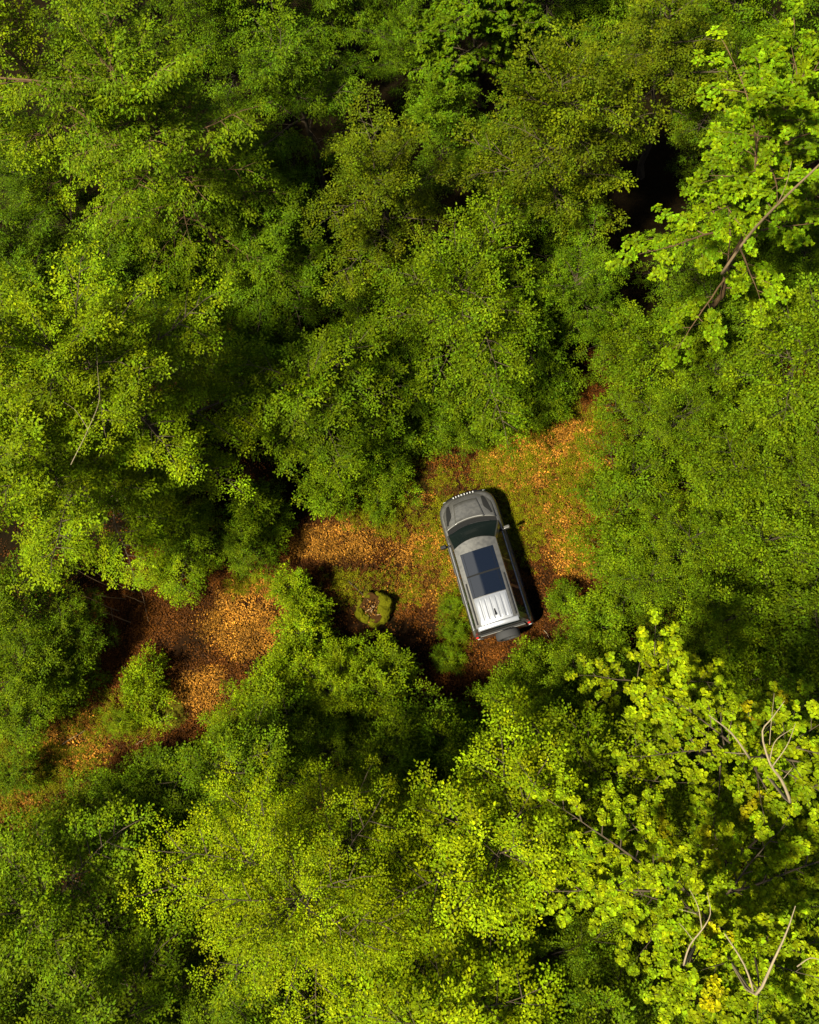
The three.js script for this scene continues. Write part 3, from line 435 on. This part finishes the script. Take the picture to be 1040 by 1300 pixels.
  for (const s of [-1, 1]) {
    part('tread_plate', skirted(4, 12, (u, v) => { const z = lerp(-2.08, -1.42, v), inner = 0.555 + 0.17 * smooth(v, 0.5, 1), outer = Math.min(0.60 + 0.19 * Math.pow(v + 0.02, 0.5), 0.79), x = s * lerp(inner, Math.max(outer, inner + 0.015), u); return [x, bonnetY(x, z) + 0.007, z]; }, 0.008), plate, bonnet).userData.label = 'black textured plate let into the bonnet';
  }
  // nose: black strip with lettering, grille, lamps
  part('nose_strip', skirted(20, 4, (u, v) => { const x = lerp(-0.64, 0.64, u), z0 = -2.352 + 0.10 * Math.pow(Math.abs(x) / 0.64, 3); return [x, lerp(1.065, 1.122, v), lerp(z0 - 0.045, zf(x) + 0.01, v)]; }, 0.05), black, car);
  const font = await new FontLoader().loadAsync('fonts/droid/droid_sans_bold.typeface.json');
  const word = 'DEFENDER', letters = part('lettering', mergeGeometries([...word].map((ch, i) => { const g = new TextGeometry(ch, { font, size: 0.052, depth: 0.006, curveSegments: 4 }); g.center(); g.rotateX(-Math.PI / 2); g.rotateY(Math.PI); const x = 0.345 - i * 0.0985; g.rotateX(-0.35); g.translate(x, 1.112, -2.335 + 0.10 * Math.pow(Math.abs(x) / 0.64, 3)); return g; })), white, car);
  letters.userData.label = 'white block letters across the nose';
  part('grille', new RoundedBoxGeometry(0.95, 0.24, 0.05, 3, 0.02).translate(0, 0.93, -2.352), black, car);
  for (const s of [-1, 1]) { const h = part('headlight', new THREE.CylinderGeometry(0.105, 0.105, 0.05, 24).rotateX(Math.PI / 2).translate(s * 0.66, 0.93, -2.26), glass, car); part('lamp_ring', new THREE.TorusGeometry(0.085, 0.010, 8, 24).translate(s * 0.66, 0.93, -2.29), white, h); }
  part('front_bumper', loft([[0.50, 0.0], [0.53, -0.055], [0.70, -0.055], [0.74, 0.0]], (d) => outline(d).filter(([, z]) => z < -1.98)), black, car);

  // greenhouse
  const Y0 = 1.125, Y1 = 1.875, hw = (t) => lerp(0.895, 0.700, t), zFront = (t, x) => lerp(-1.30, -0.60, t) + 0.17 * Math.pow(x / hw(t), 2), zRear = (t) => lerp(2.30, 2.20, t);
  const yT = (t) => lerp(Y0, Y1, t), yS = (t, x) => t < 0.5 ? yT(t) : lerp(yT(0.5), roofY(x), t * 2 - 1);
  const roofY = (x) => 1.955 - 0.085 * Math.pow(Math.abs(x) / 0.70, 2.1);
  const ring = (t, k = 1) => { const o = [], w = hw(t); for (let i = 0; i <= 16; i++) { const x = lerp(w, -w, i / 16) * k; o.push([x, zFront(t, x / k) + (1 - k) * 0.05]); } for (let i = 1; i < 12; i++) o.push([-w * k, lerp(zFront(t, w), zRear(t), i / 12)]); for (let i = 0; i <= 8; i++) o.push([lerp(-w, w, i / 8) * k, zRear(t) - (1 - k) * 0.02]); for (let i = 1; i < 12; i++) o.push([w * k, lerp(zRear(t), zFront(t, w), i / 12)]); return o; };
  const lv = [[0, 1], [0.5, 1], [1, 1], [1, 0.955], [1, 0.88], [1, 0.7], [1, 0.45], [1, 0.2], [1, 0.0004]], gp = [], gi = [], gu = []; let rn = 0;
  lv.forEach(([t, k]) => { const o = ring(t, k); rn = o.length; o.forEach(([x, z]) => { gp.push(x, t < 1 ? yT(t) : roofY(x), z); gu.push(x, z); }); });
  for (let l = 0; l < lv.length - 1; l++) for (let i = 0; i < rn; i++) { const a = l * rn + i, b = l * rn + (i + 1) % rn; gi.push(a, b, a + rn, b, b + rn, a + rn); }
  part('cabin', toCreasedNormals(geoFrom(gp, gi, gu), 0.6), paint, car);
  part('cowl', grid(20, 3, (u, v) => { const x = lerp(-0.84, 0.84, u), z1 = zFront(0.04, x); return [x, lerp(1.162, 1.175, v) - 0.02 * Math.pow(x / 0.84, 4), lerp(zb(x) - 0.01, z1 + 0.02, v)]; }), plate, car);
  const wind = part('windscreen', grid(24, 10, (u, v) => { const t = lerp(0.05, 0.985, v), x = lerp(-1, 1, u) * hw(t) * 0.95; return [x, yS(t, x) + 0.006, zFront(t, x) - 0.006]; }), glass, car);
  for (const [x0, x1, z0, z1] of [[-0.72, -0.12, 0.02, -0.035], [-0.02, 0.62, -0.035, -0.01]]) part('wiper', tube([0, 0.5, 1].map((k) => { const x = lerp(x0, x1, k); return new V3(x, yT(0.10) + 0.028 + lerp(z0, z1, k) * 0.3, zFront(0.10, x) - 0.03 + lerp(z0, z1, k) * 0.4); }), [0.014, 0.012, 0.010], 6), black, wind);
  for (const s of [-1, 1]) {
    const quads = [[-0.86, -0.36, 0.28, 0.24], [0.34, 0.30, 1.16, 1.12], [1.26, 1.22, 2.08, 2.02]];
    quads.forEach(([a0, a1, b0, b1]) => part('side_window', grid(6, 4, (u, v) => { const t = lerp(0.10, 0.86, v), z = lerp(lerp(a0, a1, v), lerp(b0, b1, v), u); return [s * (hw(t) + 0.006), yT(t) + 0.004, z]; }), glass, car));
    part('roof_rail', new RoundedBoxGeometry(0.045, 0.035, 1.35, 3, 0.015).translate(s * 0.625, roofY(0.625) + 0.018, 1.42), black, car);
    part('window_sill', new RoundedBoxGeometry(0.018, 0.022, 3.0, 2, 0.006).translate(s * 0.905, 1.15, 0.62), alloy, car);
    for (const [z, l] of [[-0.28, 0.98], [0.78, 0.90]]) { const d = part('door', new RoundedBoxGeometry(0.02, 0.46, l, 3, 0.008).translate(s * 0.985, 0.80, z), paint, car); part('door_handle', new RoundedBoxGeometry(0.03, 0.03, 0.18, 3, 0.01).translate(s * 1.005, 0.97, z + l * 0.32), black, d); }
    const mir = part('wing_mirror', new RoundedBoxGeometry(0.20, 0.17, 0.12, 4, 0.035).translate(s * 1.09, 1.22, -0.78), s < 0 ? black : paint, car);
    part('mirror_arm', new RoundedBoxGeometry(0.16, 0.05, 0.07, 2, 0.015).translate(s * 0.95, 1.16, -0.77), black, mir);
    part('tail_lamp', new RoundedBoxGeometry(0.09, 0.22, 0.05, 3, 0.015).translate(s * 0.86, 1.0, 2.36), red, car);
    part('reversing_lamp', new RoundedBoxGeometry(0.09, 0.09, 0.05, 3, 0.015).translate(s * 0.86, 0.83, 2.365), white, car);
  }
  part('rear_window', grid(10, 4, (u, v) => { const t = lerp(0.3, 0.88, v), x = lerp(-1, 1, u) * hw(t) * 0.82; return [x, yS(t, x), zRear(t) + 0.008]; }), glass, car);
  // roof: dark glass in two panes, ribbed panel with sky sheen painted pale, fin, spoiler
  const pane = (z0, z1) => skirted(20, 10, (u, v) => { const x = lerp(-0.545, 0.545, u); return [x, roofY(x) + 0.010, lerp(z0, z1, v)]; }, 0.003);
  part('roof_glass', pane(-0.20, 0.555), roofGlass, car); part('roof_glass', pane(0.575, 1.27), roofGlass, car);
  part('roof_glass_divider', skirted(20, 1, (u, v) => { const x = lerp(-0.54, 0.54, u); return [x, roofY(x) + 0.014, lerp(0.540, 0.590, v)]; }, 0.004), plate, car);
  for (const s of [-1, 1]) part('glass_seam', skirted(1, 12, (u, v) => { const x = s * lerp(0.455, 0.463, u); return [x, roofY(x) + 0.013, lerp(-0.19, 1.26, v)]; }, 0.01), plate, car);
  const panel = part('roof_panel', skirted(16, 8, (u, v) => { const x = lerp(-0.525, 0.525, u); return [x, roofY(x) + 0.012, lerp(1.29, 2.14, v)]; }, 0.03), skyPale, car);
  for (let i = 0; i < 6; i++) { const xc = -0.43 + i * 0.172; part('roof_rib', skirted(4, 6, (u, v) => { const x = xc + lerp(-0.064, 0.064, u); return [x, roofY(x) + 0.014 + 0.016 * Math.sin(Math.PI * clamp(v * 12, 0, 0.5)), lerp(1.33, 2.06, v)]; }, 0.02), skyPale, panel); }
  const fin = new THREE.Shape(); fin.moveTo(-0.10, 0); fin.quadraticCurveTo(0.02, 0.02, 0.09, 0.075); fin.lineTo(0.10, 0); fin.lineTo(-0.10, 0);
  part('antenna_fin', new THREE.ExtrudeGeometry(fin, { depth: 0.03, bevelEnabled: true, bevelSize: 0.008, bevelThickness: 0.008, bevelSegments: 2 }).translate(0, 0, -0.015).rotateY(-Math.PI / 2).translate(0.03, roofY(0) + 0.028, 1.86), black, car);
  part('rear_spoiler', skirted(18, 4, (u, v) => { const x = lerp(-0.66, 0.66, u); return [x, roofY(x) + 0.012 - 0.03 * v * v, lerp(2.155, 2.30, v)]; }, 0.035), skyPale, car);
  part('tail_door', new RoundedBoxGeometry(1.5, 0.62, 0.04, 3, 0.015).translate(0, 0.84, 2.365), paint, car);
  part('rear_trim', new RoundedBoxGeometry(1.46, 0.10, 0.05, 3, 0.015).translate(0, 1.16, 2.33), black, car);
  // wheels
  const tyreGeo = new THREE.LatheGeometry([[0.23, -0.10], [0.29, -0.125], [0.36, -0.122], [0.388, -0.095], [0.395, 0], [0.388, 0.095], [0.36, 0.122], [0.29, 0.125], [0.23, 0.10], [0.23, -0.10]].map(([x, y]) => new THREE.Vector2(x, y)), 40);
  const spokes = mergeGeometries([new THREE.CylinderGeometry(0.235, 0.235, 0.10, 32, 1, true), new THREE.CylinderGeometry(0.075, 0.075, 0.16, 20), ...Array.from({ length: 6 }, (_, i) => new RoundedBoxGeometry(0.055, 0.03, 0.19, 2, 0.01).translate(0, 0.07, 0.135).rotateY(i * Math.PI / 3))].map((g) => { const q = g.index ? g.toNonIndexed() : g; q.deleteAttribute('uv'); return q; }));
  const wheel = (name, x, y, z, rot) => { const w = new THREE.Group(); w.name = name; w.position.set(x, y, z); w.rotation.set(...rot); car.add(w); part('tyre', tyreGeo, rubber, w); part('rim', spokes, alloy, w); return w; };
  for (const z of axles) for (const s of [-1, 1]) wheel('wheel', s * 0.85, 0.385, z, [0, 0, -s * Math.PI / 2]);
  wheel('spare_wheel', 0.10, 1.02, 2.53, [Math.PI / 2, 0, 0]).userData.label = 'spare wheel on the tail door';
}
console.log('trees', count.trees, 'sprays', count.sprays);
scene.traverse((o) => { if (o.isMesh) o.castShadow = o.receiveShadow = true; });
renderer.render(scene, camera);
